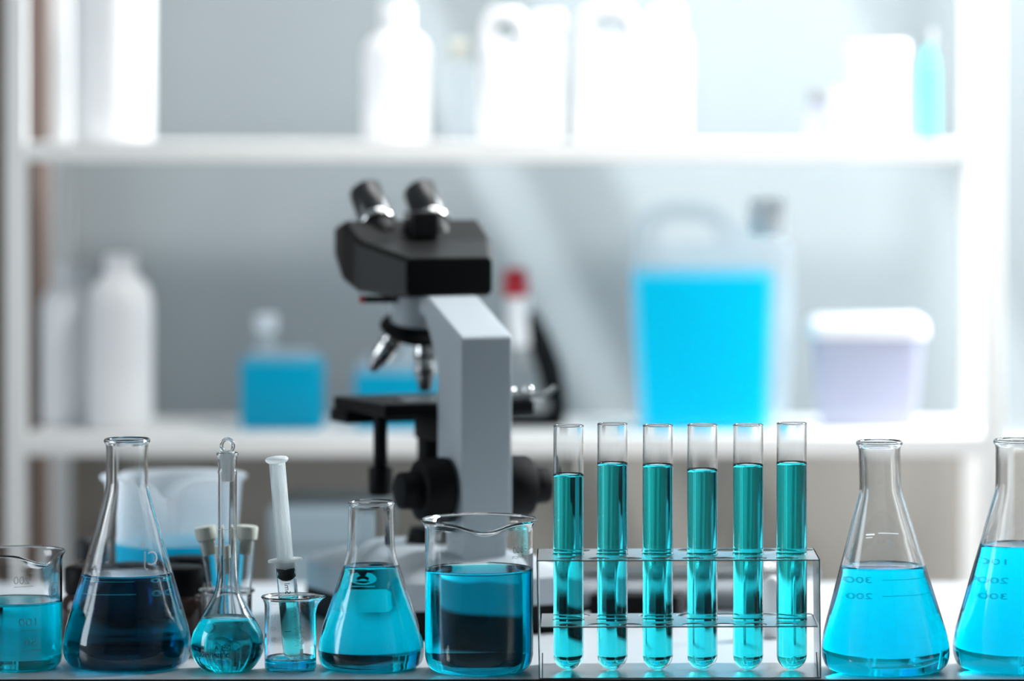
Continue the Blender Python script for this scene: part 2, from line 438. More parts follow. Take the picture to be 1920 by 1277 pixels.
fc, rc = make_flask('conical_flask', 'conical flask of bright cyan liquid cut off by the right edge of the picture',
                    BIG, 0.0019, (PX(1906, 3.254), 3.254, 0), 0.0985, CYAN)
for z, n in ((0.0775, '100'), (0.0615, '200'), (0.0480, '300')):
    decal('graduation_marks', [shift(glyphs(n, 0.0072), 0, 0, 1.1), strip(0.009, 0.0, 0.020, 0.0, 0.0005)], rc, -0.0055, z, PRINTGREY, fc, back=True)

fs, rs = make_flask('conical_flask', 'short conical flask of blue liquid with a printed emblem, left of the large beaker',
                    SMALL, 0.0017, (PX(696, 3.255), 3.255, 0), 0.0815, MIDBLUE)
em = [arc(0, 0, 0.0024, 0.0054, 112, 225, 16, 1.05), arc(0, 0, 0.0024, 0.0054, -45, 68, 16, 1.05), arc(0, 0, 0.0040, 0.0054, 225, 315, 16, 1.05),
      arc(0, -0.0022, 0, 0.0021, 0, 180, 16, 0.9), strip(-0.0048, -0.0069, 0.0048, -0.0069, 0.0010)]
decal('printed_emblem', em, rs, -0.0055, 0.0655, ENAMEL_FAINT, fs, back=True)
decal('label_patch', [rounded_patch(0.0235, 0.0195, 0.003)], rs, -0.0062, 0.0462, ENAMEL_FAINT, fs, back=True)

# ------------------------------------------------------------------ beakers
def make_beaker(label, rad, h, wall, loc, level, liq, phi, rc_=10, flare=3.2, out=0.009, dip=0.005, width=0.33, name='beaker', seg=128):
    t = thing(name, label, 'beaker', loc)
    o = smoothp(P((0, 0.8), (rad - rc_ - 6, 0.5), (rad - rc_, 0.0), (rad - rc_ * .55, rc_ * .13), (rad - rc_ * .16, rc_ * .5), (rad, rc_ * 1.1)), 4)[:-1]
    o += P((rad, rc_ * 1.1), (rad, h * .5), (rad, h - 13), (rad, h - 8)) + smoothp(P((rad, h - 8), (rad + flare * .12, h - 4.5), (rad + flare * .55, h - 1.6), (rad + flare, h)), 5)[1:]
    prof, inn = vessel_profiles(o, wall, 0.0012)
    df = spout(phi, h * mm + 0.0005, out, dip, width)
    link('glass_body', lathe(bmesh.new(), prof, seg, deform=df), GLASS, t)
    # rolled bead along the lip
    pts = []
    for k in range(seg):
        a = 2 * PI * k / seg; r = (rad + flare - wall * 500) * mm
        pts.append(df(Vector((r * math.cos(a), r * math.sin(a), h * mm + 0.0004))))
    link('rim_bead', tube_path(bmesh.new(), pts, wall * 0.62, 10, closed=True), GLASS, t)
    if liq: link('liquid', lathe(bmesh.new(), liquid_profile(inn, wall, level), seg), liq, t)
    return t, (lambda z: r_at(o, z))

bk, rk = make_beaker('large glass beaker of bright blue liquid marked 500, in front of the microscope', 43.2, 120, 0.0018,
                     (PX(898.5, 3.235), 3.235, 0), 0.0813, MIDBLUE, R(-83), rc_=12)
decal('graduation_marks', [glyphs('500', 0.0078), shift(glyphs('APPROX', 0.0036), 0, -0.0056), strip(-0.008, 0.0008, -0.0125, -0.0004, 0.0007)], rk, 0.0365, 0.0995, ENAMEL, bk)
bl, rl = make_beaker('glass beaker of blue liquid cut off by the left edge of the picture, marked 200', 36, 92.5, 0.0016,
                     (PX(32, 3.257), 3.257, 0), 0.0535, MIDBLUE, R(-52), rc_=8, flare=2.6, out=0.008, dip=0.0065, width=0.30)
decal('graduation_marks', [glyphs('200', 0.0088), strip(-0.0095, -0.0045, 0.006, -0.005, 0.0006), strip(-0.0095, 0.0050, -0.005, 0.006, 0.0005)], rl, 0.0094, 0.0735, ENAMEL_FAINT, bl)
decal('graduation_marks', [shift(glyphs('100', 0.0088), 0, 0, 1.3), strip(-0.012, -0.006, 0.006, -0.006, 0.0006)], rl, 0.0150, 0.0400, ENAMEL_FAINT, bl)
decal('graduation_marks', [shift(glyphs('50', 0.0080), 0, 0, 1.4), strip(-0.010, -0.006, 0.008, -0.006, 0.0006)], rl, 0.0165, 0.0240, ENAMEL_FAINT, bl)
decal('maker_mark', [arc(0, 0, 0.0062, 0.0068, 0, 360, 30), arc(0, 0, 0.0044, 0.0049, 0, 360, 30), arc(0, 0, 0, 0.0016, 0, 360, 10)], rl, 0.040, 0.0640, ENAMEL_FAINT, bl)
bs, rsb = make_beaker('small spouted glass beaker holding the syringe, a little dark blue liquid at its bottom', 20.6, 58.2, 0.0013,
                      (PX(544.5, 3.241), 3.241, 0), 0.0088, BLUE_STAIN, 0.0, rc_=3.5, flare=2.6, out=0.0050, dip=0.0, width=0.26, seg=96)
for z, n in ((0.0440, '50'), (0.0350, '40'), (0.0260, '30')):
    decal('graduation_marks', [glyphs(n, 0.0054)], rsb, -0.0125, z, ENAMEL_FAINT, bs)
decal('graduation_marks', [([(-y, x) for x, y in v_], f_) for v_, f_ in [glyphs('8 2 1 5', 0.0052)]], lambda z: 0.0206, 0.0112, 0.0300, ENAMEL_FAINT, bs)
decal('label_patch', [rounded_patch(0.0030, 0.0085, 0.0006, 4)], rsb, 0.0112, 0.0150, ENAMEL_FAINT, bs)

# ------------------------------------------------------------------ volumetric flask
VOL = smoothp(P((0, 0.8), (12, 0.5), (17, 0.0), (21, 2.2), (26, 8.5), (28.8, 16), (29.1, 22), (27.2, 31), (22, 41), (15.8, 52), (11.4, 60), (9.3, 67), (8.2, 76), (7.8, 90), (7.6, 110)), 4)[:-1] \
    + P((7.6, 110), (7.6, 150), (7.6, 156)) + smoothp(P((7.6, 156), (7.9, 159), (7.3, 161), (7.6, 166), (7.9, 170), (8.9, 172.3), (8.7, 173.6)), 3)[1:]
vf, rv = make_flask('volumetric_flask', 'round volumetric flask with a long thin stoppered neck, black print reading 100ml', VOL, 0.0013,
                    (PX(426.5, 3.240), 3.240, 0), 0.0415, MIDBLUE, base_extra=0.0008)
bm = lathe(bmesh.new(), P((0, 150.8), (4.6, 151), (5.0, 152), (5.3, 158), (5.9, 170), (6.1, 173.4), (5.6, 175), (0, 175.2)), 48)
st = link('stopper', bm, FROST, vf)
pts = [(0.0047 * math.cos(a), 0, 0.1795 + 0.0052 * math.sin(a)) for a in [2 * PI * k / 40 for k in range(40)]]
link('ring_handle', tube_path(bmesh.new(), pts, 0.0015, 12, closed=True), GLASS, st)
decal('ring_mark', [arc(0, 0, 0.0, 0.0001, 0, 1, 1)] + [strip(-0.0085, 0, 0.0085, 0, 0.0004, 20)], lambda z: 0.0077, 0, 0.113, ENAMEL_FAINT, vf)
decal('printed_text', [glyphs('100ml', 0.0066), shift(glyphs('In', 0.0060), 0.0108, 0), shift(glyphs('20', 0.0048), 0.0155, -0.0003), shift(glyphs('\u00b0', 0.0060), 0.0186, 0.0004), shift(glyphs('C', 0.0048), 0.0216, -0.0003)],
      rv, -0.0185, 0.0155, INK, vf, mirror=False)
decal('printed_text', [glyphs('A', 0.0048), shift(glyphs('MC', 0.0038), 0.0078, 0, 1.25), strip(0.0050, 0.0021, 0.0106, 0.0021, 0.0004), strip(0.0050, -0.0021, 0.0106, -0.0021, 0.0004),
                       strip(0.0045, 0.0016, 0.0045, -0.0016, 0.0004, 2), strip(0.0111, 0.0016, 0.0111, -0.0016, 0.0004, 2), strip(0.0045, 0.0016, 0.0050, 0.0021, 0.0004, 2), strip(0.0045, -0.0016, 0.0050, -0.0021, 0.0004, 2), strip(0.0106, 0.0021, 0.0111, 0.0016, 0.0004, 2), strip(0.0106, -0.0021, 0.0111, -0.0016, 0.0004, 2)],
      rv, -0.0056, 0.0215, INK, vf, mirror=False)

# ------------------------------------------------------------------ syringe, leaning in the small beaker
tip = Vector((PX(551, 3.241), 3.243, 0.0038)); top = Vector((PX(520.5, 3.235), 3.229, PZ(861, 3.235)))
ax = (top - tip).normalized()
sy = thing('syringe', 'plastic syringe with a milky plunger and black seal leaning in the small beaker', 'syringe', tip)
sy.rotation_mode = 'QUATERNION'; _y = ax.cross(Vector((1, 0, 0))).normalized(); _x = _y.cross(ax)
sy.rotation_quaternion = Matrix((_x, _y, ax)).transposed().to_quaternion()
L = (top - tip).length
prof = P((0.7, 0), (1.5, 0), (1.9, 1), (2.0, 4.2), (3.2, 5.4), (6.4, 7.3), (7.7, 9), (7.9, 11), (7.9, 60), (7.9, 82), (7.9, 83.5), (7.9, 84)) 
inn_s = P((7.3, 84), (7.3, 83.5), (7.3, 82), (7.3, 60), (7.3, 11), (6.6, 9.6), (2.6, 6.8), (0.8, 5.2), (0.7, 0))
link('barrel', lathe(bmesh.new(), prof + inn_s, 64), SYRCLR, sy)
link('liquid', lathe(bmesh.new(), P((0, 5.3), (0.8, 5.6), (2.5, 6.6), (6.6, 9.3), (7.44, 11.2), (7.5, 14), (7.5, 40), (7.5, 55), (7.5, 56.2), (6.2, 55.6), (0, 55.6)), 64), SYRLIQ, sy)
bm = bmesh.new(); 
pl = []
for k in range(48):
    a = 2 * PI * k / 48; ex = 0.0135 if abs(math.cos(a)) > 0.55 else 0.0090
    pl.append(((0.0088 + 0.0050 * abs(math.cos(a)) ** 1.5) * math.cos(a), 0.0088 * math.sin(a)))
prism(bm, pl, 0.0842, 0.0862, 'z', 0.0005)
lathe(bm, P((7.0, 80), (8.6, 80), (8.9, 84.2), (7.0, 84.2), (7.0, 80)), 48)
link('finger_flange', bm, SYR, sy, sharp=40)
link('rubber_seal', lathe(bmesh.new(), P((0, 68.0), (4, 69), (6.8, 71.2), (7.25, 71.6), (7.25, 73), (6.7, 73.6), (6.7, 75.8), (7.25, 76.6), (7.25, 78.2), (6.2, 78.4), (0, 78.4)), 48), RUBBER, sy)
bm = bmesh.new()
box(bm, -0.0064, 0.0064, -0.0011, 0.0011, 0.0784, L - 0.001, 0.0003); box(bm, -0.0011, 0.0011, -0.0064, 0.0064, 0.0784, L - 0.001, 0.0003)
pr_ = [(0, 0.0786), (0.0050, 0.0786), (0.0052, 0.13), (0.0060, L - 0.022), (0.0042, L - 0.004), (0, L - 0.004)]
lathe(bm, pr_, 24)
link('plunger', bm, SYR, sy, sharp=40)
link('thumb_rest', lathe(bmesh.new(), [(0, L - .0018), (0.0080, L - .0018), (0.0092, L - .0004), (0.0092, L + .0008), (0.0082, L + .0018), (0, L + .0020)], 48), SYR, sy)
def sdecal(name, shapes, u0, z0, m, mirror=True): return decal(name, shapes, lambda z: 0.0079, u0, z0, m, sy, mirror=mirror)
rotg = lambda vf, dx, dy: ([(-y + dx, x + dy) for x, y in vf[0]], vf[1])
sdecal('printed_scale', [rotg(glyphs('5ml', 0.0062), 0.0, 0.0)], 0.0005, 0.0635, INK)
tk = [strip(0.0, i * 0.00095, 0.003 if i % 5 else 0.0045, i * 0.00095, 0.0002, 2) for i in range(44)]
sdecal('printed_scale', tk, 0.0072, 0.0165, INK)
sdecal('printed_scale', [shift(glyphs('5', 0.0050), 0, 0.0), shift(glyphs('6', 0.0050), 0, -0.0095)], 0.0098, 0.0745, INK)
sdecal('printed_scale', [strip(-0.003, 0, 0.003, 0, 0.0004, 4)], -0.0020, 0.0290, INK)

# ------------------------------------------------------------------ test tube rack
RX0, RX1 = PX(1008.5, 3.19), PX(1537, 3.19)
rw = (RX1 - RX0) / 2; rcx = (RX0 + RX1) / 2; RD = 0.085
RYC = 3.191 + RD / 2
rack = thing('test_tube_rack', 'bent steel test tube rack with two perforated tiers holding the row of tubes', 'rack', (rcx, RYC, 0), R(1.2))
TH = 0.0009
tube_px = [1066, 1148.5, 1233.5, 1317, 1403, 1484.5]
tube_D = 3.2355
def tube_local(px): return PX(px, tube_D) - rcx
mid_holes = [tube_local(p) for p in tube_px]
def plate(bm, z, xa, xb, holes):
    """perforated sheet: grid with round holes cut by a boolean-free radial fill"""
    t = bmesh.new(); outer = [t.verts.new(v) for v in ((xa, -RD / 2, z), (xb, -RD / 2, z), (xb, RD / 2, z), (xa, RD / 2, z))]
    edges = [t.edges.new((outer[i], outer[(i + 1) % 4])) for i in range(4)]
    for cx, cy_, r in holes:
        vs = [t.verts.new((cx + r * math.cos(2 * PI * k / 36), cy_ + r * math.sin(2 * PI * k / 36), z)) for k in range(36)]
        edges += [t.edges.new((vs[i], vs[(i + 1) % 36])) for i in range(36)]
    bmesh.ops.triangle_fill(t, use_beauty=True, use_dissolve=False, edges=edges)
    ff = [f for f in t.faces for _ in [0] if any((Vector(f.calc_center_median()[:2]) - Vector((cx, cy_))).length < r * 0.93 and all((Vector(v.co[:2]) - Vector((cx, cy_))).length < r * 1.01 for v in f.verts) for cx, cy_, r in holes)]
    bmesh.ops.delete(t, geom=ff, context='FACES')
    bmesh.ops.recalc_face_normals(t, faces=t.faces)
    g = bmesh.ops.extrude_face_region(t, geom=t.faces[:])
    bmesh.ops.translate(t, verts=[e for e in g['geom'] if isinstance(e, bmesh.types.BMVert)], vec=(0, 0, -TH))
    merge(bm, t)
ydiff = (RYC - tube_D)
holes = [(x, -ydiff, 0.0129) for x in mid_holes]
holes += [(-rw + 0.0225 + 0.0248 * i, -0.0305, 0.0090) for i in range(8)]
holes += [(-rw + 0.030 + 0.0300 * i, 0.0300, 0.0105) for i in range(7)]
ZT, ZM = 0.0935, 0.0412
top_in = 0.0
for nm, z, xa, xb in (('top_tier', ZT, -rw - 0.002, rw - 0.0005), ('middle_tier', ZM, -rw + 0.0015, rw - 0.0022)):
    bm = bmesh.new(); plate(bm, z, xa, xb, holes); link(nm, bm, STEEL, rack, smooth=False)
link('base_plate', box(bmesh.new(), -rw, rw, -RD / 2, RD / 2, 0.0, TH, 0.0002), STEEL, rack, smooth=False)
for s in (-1, 1):
    xt = -rw - 0.002 if s < 0 else rw - 0.0005; xb_ = -rw if s < 0 else rw + 0.0005
    poly = [(xb_, 0.0), (xb_ - s * TH, 0.0), (xt - s * TH, ZT), (xt, ZT)]
    e = link('end_panel', prism(bmesh.new(), poly, -RD / 2, RD / 2, 'y'), STEEL, rack, smooth=False)
    tb = bmesh.new(); prism(tb, [(-RD / 2, TH), (-RD / 2 + 0.012, TH), (-RD / 2 + 0.020, 0.018)], xb_ - s * 0.003, xb_ - s * 0.0022, 'x')
    link('gusset', tb, DARKSTEEL, rack, smooth=False)

# ------------------------------------------------------------------ test tubes
def tube_outer(r, h): 
    o = [(r * math.sin(a), r - r * math.cos(a)) for a in [PI / 2 * k / 12 for k in range(13)]]
    o[0] = (0, 0)
    return o + [(r, h * .3), (r, h * .6), (r, h - 0.004), (r, h - 0.0008), (r, h)]
tops = [798.5, 795, 798, 797, 797, 794]; lvls = [892, 871, 874, 883, 874, 870]
lean = [0.0, 0.0, 0.0, 0.0, 0.001, -0.001]
words = ['leftmost test tube in the rack, filled lowest of the six', 'second test tube from the left in the rack, slightly bluer liquid',
         'third test tube from the left in the rack, teal liquid', 'fourth test tube from the left in the rack, liquid slightly low',
         'fifth test tube from the left in the rack, beside the rightmost tube', 'rightmost test tube in the rack, nearest the cyan flask']
for i, p in enumerate(tube_px):
    t = thing('test_tube', 'clear glass ' + words[i], 'test tube', (PX(p, tube_D), tube_D, TH + 0.0002), group='test tubes standing in the steel rack')
    h = PZ(tops[i], tube_D) - TH; lv = PZ(lvls[i], tube_D) - TH
    o = tube_outer(0.01215, h); prof, inn = vessel_profiles(o, 0.0011)
    link('glass_wall', lathe(bmesh.new(), prof, 72), GLASS, t)
    link('liquid', lathe(bmesh.new(), liquid_profile(inn, 0.0011, lv, men=0.0016), 72), (TEAL, CYAN)[i in (1, 3)], t)

# ================================================================== microscope
mic = thing('microscope', 'large white microscope with a black binocular head, seen from behind on the bench', 'microscope', (-0.1535, 3.462, 0), R(25))
# black plinth and white base
def rrect(x0, x1, y0, y1, r, n=5):
    out = []
    for cx, cy_, a0 in ((x1 - r, y1 - r, 0), (x0 + r, y1 - r, 90), (x0 + r, y0 + r, 180), (x1 - r, y0 + r, 270)):
        for k in range(n + 1):
            a = R(a0 + 90 * k / n); out.append((cx + r * math.cos(a), cy_ + r * math.sin(a)))
    return out
def loft(bm, secs):
    t = bmesh.new(); rr = [[t.verts.new((x, y, z)) for x, y in p] for p, z in secs]
    n = len(rr[0])
    for a, b in zip(rr, rr[1:]):
        for k in range(n): t.faces.new([a[k], a[(k + 1) % n], b[(k + 1) % n], b[k]])
    t.faces.new(rr[0][::-1]); t.faces.new(rr[-1]); merge(bm, t); return bm
bx0, bx1, by0, by1 = -0.091, 0.085, -0.018, 0.222
link('plinth', loft(bmesh.new(), [(rrect(bx0 + .004, bx1 - .004, by0 + .004, by1 - .004, .022), 0.0), (rrect(bx0, bx1, by0, by1, .025), 0.004), (rrect(bx0, bx1, by0, by1, .025), 0.025)]), RUBBER, mic, sharp=40)
link('base', loft(bmesh.new(), [(rrect(bx0, bx1, by0, by1, .025), 0.0252), (rrect(bx0 + .001, bx1 - .001, by0 + .001, by1 - .001, .024), 0.048), (rrect(bx0 + .006, bx1 - .006, by0 + .006, by1 - .006, .020), 0.053),
                                 (rrect(bx0 + .045, bx1 - .045, by0 + .02, by1 - .055, .02), 0.068)]), SCOPEW, mic, sharp=40)
# arm: a bent slab seen in side view (y, z)
W2 = 0.0232
arm = [(0, 0.060), (0.056, 0.060), (0.056, 0.228), (0.084, 0.268), (0.098, 0.272), (0.098, 0.286), (0.078, 0.286), (0.002, 0.2555), (0, 0.253)]
link('arm', prism(bmesh.new(), arm, -W2, W2, 'x', 0.0014), SCOPEW, mic, smooth=False)
# binocular head
def head_bm():
    t = bmesh.new()
    secs = [(0.086, 0.0405, 0.286, 0.3195), (0.100, 0.046, 0.2845, 0.323), (0.140, 0.062, 0.288, 0.3325), (0.148, 0.065, 0.2885, 0.336), (0.176, 0.066, 0.296, 0.350), (0.203, 0.063, 0.316, 0.346)]
    rr = []
    for y, hw, z0, z1 in secs:
        c = 0.004
        rr.append([t.verts.new(v) for v in ((-hw + c, y, z0), (hw - c, y, z0), (hw, y, z0 + c), (hw, y, z1 - c), (hw - c, y, z1), (-hw + c, y, z1), (-hw, y, z1 - c), (-hw, y, z0 + c))])
    n = 8
    for a, b in zip(rr, rr[1:]):
        for k in range(n): t.faces.new([a[k], a[(k + 1) % n], b[(k + 1) % n], b[k]])
    t.faces.new(rr[0][::-1]); t.faces.new(rr[-1]); return t
link('head', head_bm(), HEADM, mic, smooth=False)
link('rear_panel', box(bmesh.new(), -0.0385, 0.0385, 0.0845, 0.0865, 0.2875, 0.3185, 0.0008), BLACK, mic, smooth=False)
bm = box(bmesh.new(), -0.0125, 0.0125, 0.140, 0.165, 0.335, 0.3585, 0.002)
link('interpupillary_scale', bm, HEADM, mic, smooth=False)
d45 = Vector((0, 0.72, 0.70)).normalized()
for x in (-0.0305, 0.0215):
    p = Vector((x, 0.164, 0.331))
    tb = link('eyepiece_tube', cyl(bmesh.new(), p, p + d45 * 0.030, 0.0130, bev=0.001), HEADM, mic, sharp=40)
    ep = link('eyepiece', cyl(bmesh.new(), p + d45 * 0.028, p + d45 * 0.064, 0.0152, 0.0158, bev=0.002), EYEM, mic, sharp=40)
    link('collar', cyl(bmesh.new(), p + d45 * 0.022, p + d45 * 0.0285, 0.0162, bev=0.001), CHROME, ep, sharp=40)
# nosepiece, turret and objectives
tc = Vector((0.0, 0.160, 0.264)); nrm = Vector((0, 0.36, -0.93)).normalized()
link('nosepiece', cyl(bmesh.new(), (0, 0.156, 0.292), tc + nrm * 0.006, 0.0265, 0.0235, bev=0.002), SCOPEW, mic, sharp=40)
tn = link('turret', cyl(bmesh.new(), tc + nrm * 0.006, tc + nrm * 0.017, 0.0275, 0.029, bev=0.003), BLACK, mic, sharp=40)
pts = []
q = nrm.to_track_quat('Z', 'Y')
for k in range(40):
    a = 2 * PI * k / 40; pts.append(tc + nrm * 0.011 + q @ Vector((0.0295 * math.cos(a), 0.0295 * math.sin(a), 0)))
link('grip_ring', tube_path(bmesh.new(), pts, 0.0034, 10, closed=True), RUBBER, mic)
def objective(base, direc, length, r):
    direc = Vector(direc).normalized(); b = Vector(base)
    o = link('objective', cyl(bmesh.new(), b, b + direc * length * .68, r, r * 1.02, bev=.001), CHROME, mic, sharp=40)
    link('objective_tip', cyl(bmesh.new(), b + direc * length * .66, b + direc * length, r * .92, r * .55, bev=.0006), DARKSTEEL, o, sharp=40)
    link('band', cyl(bmesh.new(), b + direc * length * .30, b + direc * length * .36, r * 1.06, bev=.0003), BLACK, o, sharp=40)
tb_ = tc + nrm * 0.016
objective(tb_ + Vector((0.002, -0.019, -0.004)), (0, 0.03, -1), 0.046, 0.0098)
objective(tb_ + Vector((-0.014, 0.006, 0.003)), (-0.45, 0.42, -0.85), 0.044, 0.0092)
objective(tb_ + Vector((0.013, 0.010, 0.003)), (0.40, 0.45, -0.82), 0.034, 0.0088)
bm = cyl(bmesh.new(), (-0.022, 0.150, 0.281), (-0.052, 0.158, 0.281), 0.0032, bev=0.001)
lv = link('locking_lever', bm, BLACK, mic, sharp=40)
link('lever_tip', cyl(bmesh.new(), (-0.0518, 0.158, 0.281), (-0.0560, 0.159, 0.281), 0.0034, bev=0.001), RED, lv, sharp=40)
# stage
link('stage', box(bmesh.new(), -0.070, 0.070, 0.060, 0.188, 0.1835, 0.1945, 0.002), BLACK, mic, smooth=False)
bm = box(bmesh.new(), -0.072, 0.068, 0.150, 0.192, 0.172, 0.1835, 0.002)
link('stage_carriage', bm, BLACK, mic, smooth=False)
bm = bmesh.new(); box(bm, 0.010, 0.082, 0.066, 0.076, 0.1945, 0.2005, 0.001); box(bm, 0.060, 0.070, 0.066, 0.120, 0.1945, 0.1985, 0.001)
cyl(bm, (0.050, 0.070, 0.2005), (0.050, 0.070, 0.205), 0.0055, bev=.001); cyl(bm, (0.067, 0.071, 0.2005), (0.067, 0.071, 0.206), 0.0055, bev=.001)
prism(bm, [(0.078, 0.1955), (0.094, 0.206), (0.096, 0.203), (0.082, 0.192)], 0.068, 0.075, 'y')
link('slide_holder', bm, CHROME, mic, smooth=False)
link('slide', box(bmesh.new(), -0.040, 0.040, 0.092, 0.117, 0.1947, 0.1957), GLASS, mic, smooth=False)
link('stage_knob_shaft', cyl(bmesh.new(), (-0.055, 0.110, 0.1835), (-0.055, 0.110, 0.137), 0.0062, bev=.001), BLACK, mic, sharp=40)
link('stage_knob', cyl(bmesh.new(), (-0.055, 0.110, 0.137), (-0.055, 0.110, 0.112), 0.0105, bev=.002), BLACK, mic, sharp=40)
bm = bmesh.new(); box(bm, -0.018, 0.018, 0.055, 0.125, 0.160, 0.1836, 0.002); cyl(bm, (0, 0.120, 0.184), (0, 0.120, 0.118), 0.0155, bev=.003); cyl(bm, (0, 0.120, 0.12), (0, 0.120, 0.068), 0.008)
link('condenser', bm, BLACK, mic, sharp=40)
link('illuminator', cyl(bmesh.new(), (0, 0.120, 0.066), (0, 0.120, 0.082), 0.026, 0.022, bev=.002), BLACK, mic, sharp=40)
# coaxial focus knobs on both sides of the arm
for s in (-1, 1):
    k = link('focus_knob', cyl(bmesh.new(), (s * (W2 + 0.001), 0.030, 0.123), (s * (W2 + 0.028), 0.030, 0.123), 0.0275, 0.0268, bev=.003, seg=60), RUBBER, mic, sharp=40)
    link('fine_knob', cyl(bmesh.new(), (s * (W2 + 0.027), 0.030, 0.123), (s * (W2 + 0.046), 0.030, 0.123), 0.0165, 0.0158, bev=.002, seg=48), RUBBER, k, sharp=40)
    link('knob_collar', cyl(bmesh.new(), (s * (W2 - 0.001), 0.030, 0.123), (s * (W2 + 0.0025), 0.030, 0.123), 0.0240, bev=.0005, seg=48), GREYP, k, sharp=40)

# ================================================================== things behind the front row
# amber jars with black lids
def jar(x, y, label, s=1.0):
    t = thing('amber_jar', label, 'jar', (x, y, 0), group='amber jars with black lids behind the dark flask')
    body = smoothp([(0, 0.001), (0.018 * s, 0), (0.0235 * s, 0.003), (0.0245 * s, 0.012), (0.0245 * s, 0.030), (0.023 * s, 0.038), (0.0195 * s, 0.042)], 3)
    link('body', lathe(bmesh.new(), body + [(0.0195 * s, 0.046), (0, 0.046)], 48), AMBER, t, sharp=50)
    link('lid', lathe(bmesh.new(), [(0, 0.0430), (0.0205 * s, 0.0430), (0.0215 * s, 0.0445), (0.0215 * s, 0.0640), (0.0200 * s, 0.0655), (0, 0.0655)], 48), BLACK, t, sharp=50)
    return t
jar(PX(172, 3.40), 3.40, 'amber jar with a black lid between the left beaker and the dark conical flask', 1.05)
jar(PX(252, 3.42), 3.42, 'amber jar with a black lid hidden straight behind the dark conical flask', 1.05)
jar(PX(333, 3.40), 3.40, 'amber jar with a black lid just left of the volumetric flask, nearest one', 1.0)
jar(PX(352, 3.475), 3.475, 'amber jar with a black lid just left of the volumetric flask, farther one', 0.85)
# distant dark dropper cap
t = thing('dropper_bottle', 'dark dropper bottle with a charcoal cap standing behind the amber jar at far left', 'bottle', (PX(165, 3.62), 3.62, 0))
link('body', lathe(bmesh.new(), P((0, 0), (17, 0), (19, 2), (19, 32), (14, 40), (9.5, 44), (9.5, 48), (0, 48)), 40), AMBER, t, sharp=50)
link('cap', lathe(bmesh.new(), P((0, 47), (11.5, 47), (12, 49), (11.6, 62), (8.5, 66), (0, 67)), 40), DROPCAP, t, sharp=50)

# plastic jug with blue liquid and a pouring notch towards the camera
jx, jy = PX(326, 3.56), 3.56
jug = thing('plastic_beaker', 'translucent plastic beaker of sky blue liquid behind the dark conical flask', 'beaker', (jx, jy, 0))
o = [(0, 0.001), (0.046, 0.0), (0.049, 0.003)] + [(0.049 + 0.0105 * k / 8, 0.003 + 0.118 * k / 8) for k in range(1, 9)] + [(0.0610, 0.1235), (0.0640, 0.1250), (0.0645, 0.127)]
prof, inn = vessel_profiles(o, 0.0015)
df = spout(R(-86), 0.127, 0.013, 0.014, 0.16, 0.05)
link('plastic_wall', lathe(bmesh.new(), prof, 96, deform=df), PP, jug)
lp = [(r, z) for r, z in offset(inn, -0.0019) if z < 0.0685]; lp += [(r_at(inn, 0.0690) + 0.0019, 0.0690), (r_at(inn, 0.0695) + 0.0017, 0.0695), (0, 0.0695)]; lp[0] = (0, lp[0][1])
link('liquid', lathe(bmesh.new(), lp, 64), JUGLIQ, jug)

# little beaker holding three stoppered tubes
vx, vy = PX(424, 3.345), 3.345
vb = thing('beaker', 'small glass beaker of stoppered vials directly behind the volumetric flask', 'beaker', (vx, vy, 0))
o = smoothp(P((0, 0.8), (15, 0.4), (18, 0), (20, 1), (21.3, 4)), 3)[:-1] + P((21.3, 4), (21.3, 30), (21.3, 47)) + smoothp(P((21.3, 47), (21.6, 49.5), (23.2, 51)), 3)[1:]
prof, inn = vessel_profiles(o, 0.0013)
link('glass_body', lathe(bmesh.new(), prof, 72), GLASS, vb)
pts = [((0.0226) * math.cos(2 * PI * k / 72), (0.0226) * math.sin(2 * PI * k / 72), 0.0514) for k in range(72)]
link('rim_bead', tube_path(bmesh.new(), pts, 0.0011, 8, closed=True), GLASS, vb)
vials = [((-0.002, 0.004), (-0.0160, 0.003, 0.0925), 'stoppered glass vial leaning left behind the volumetric flask'),
         ((0.006, -0.008), (0.001, -0.006, 0.078), 'shortest stoppered vial, seen through the volumetric flask neck'),
         ((0.010, 0.006), (0.0165, 0.004, 0.093), 'stoppered glass vial leaning right behind the volumetric flask')]
for (bxy, tp, lb) in vials:
    b0 = Vector((vx + bxy[0], vy + bxy[1], 0.0035)); t0 = Vector((vx + tp[0], vy + tp[1], tp[2])); h = (t0 - b0).length
    t = thing('stoppered_vial', lb, 'vial', b0, group='stoppered vials in the small beaker')
    t.rotation_mode = 'QUATERNION'; t.rotation_quaternion = (t0 - b0).to_track_quat('Z', 'Y')
    prof, inn = vessel_profiles(tube_outer(0.0068, h), 0.0009)
    link('glass_wall', lathe(bmesh.new(), prof, 40), GLASS, t)
    link('stopper', lathe(bmesh.new(), [(0, h - .012), (0.0050, h - .012), (0.0058, h + 0.0005), (0.0086, h + 0.001), (0.0090, h + 0.010), (0.0082, h + 0.0115), (0, h + .012)], 32), SILIC, t, sharp=50)

# steel instrument tray behind the rack
TD = 3.68
t = thing('instrument_tray', 'long shallow stainless steel instrument tray lying behind the test tube rack', 'tray', (PX(1290, TD), TD, 0), R(-3))
def trayp(k, grow): return rrect(-0.112 - grow, 0.112 + grow, -0.045 - grow, 0.045 + grow, 0.022 + grow, 6)
bm = loft(bmesh.new(), [(trayp(0, -0.006), 0.0), (trayp(0, -0.002), 0.003), (trayp(0, 0.002), 0.026), (trayp(0, 0.007), 0.0275), (trayp(0, 0.007), 0.0285), (trayp(0, 0.001), 0.0275), (trayp(0, -0.003), 0.004), (trayp(0, -0.007), 0.0015)])
link('pan', bm, STEEL, t, sharp=50)
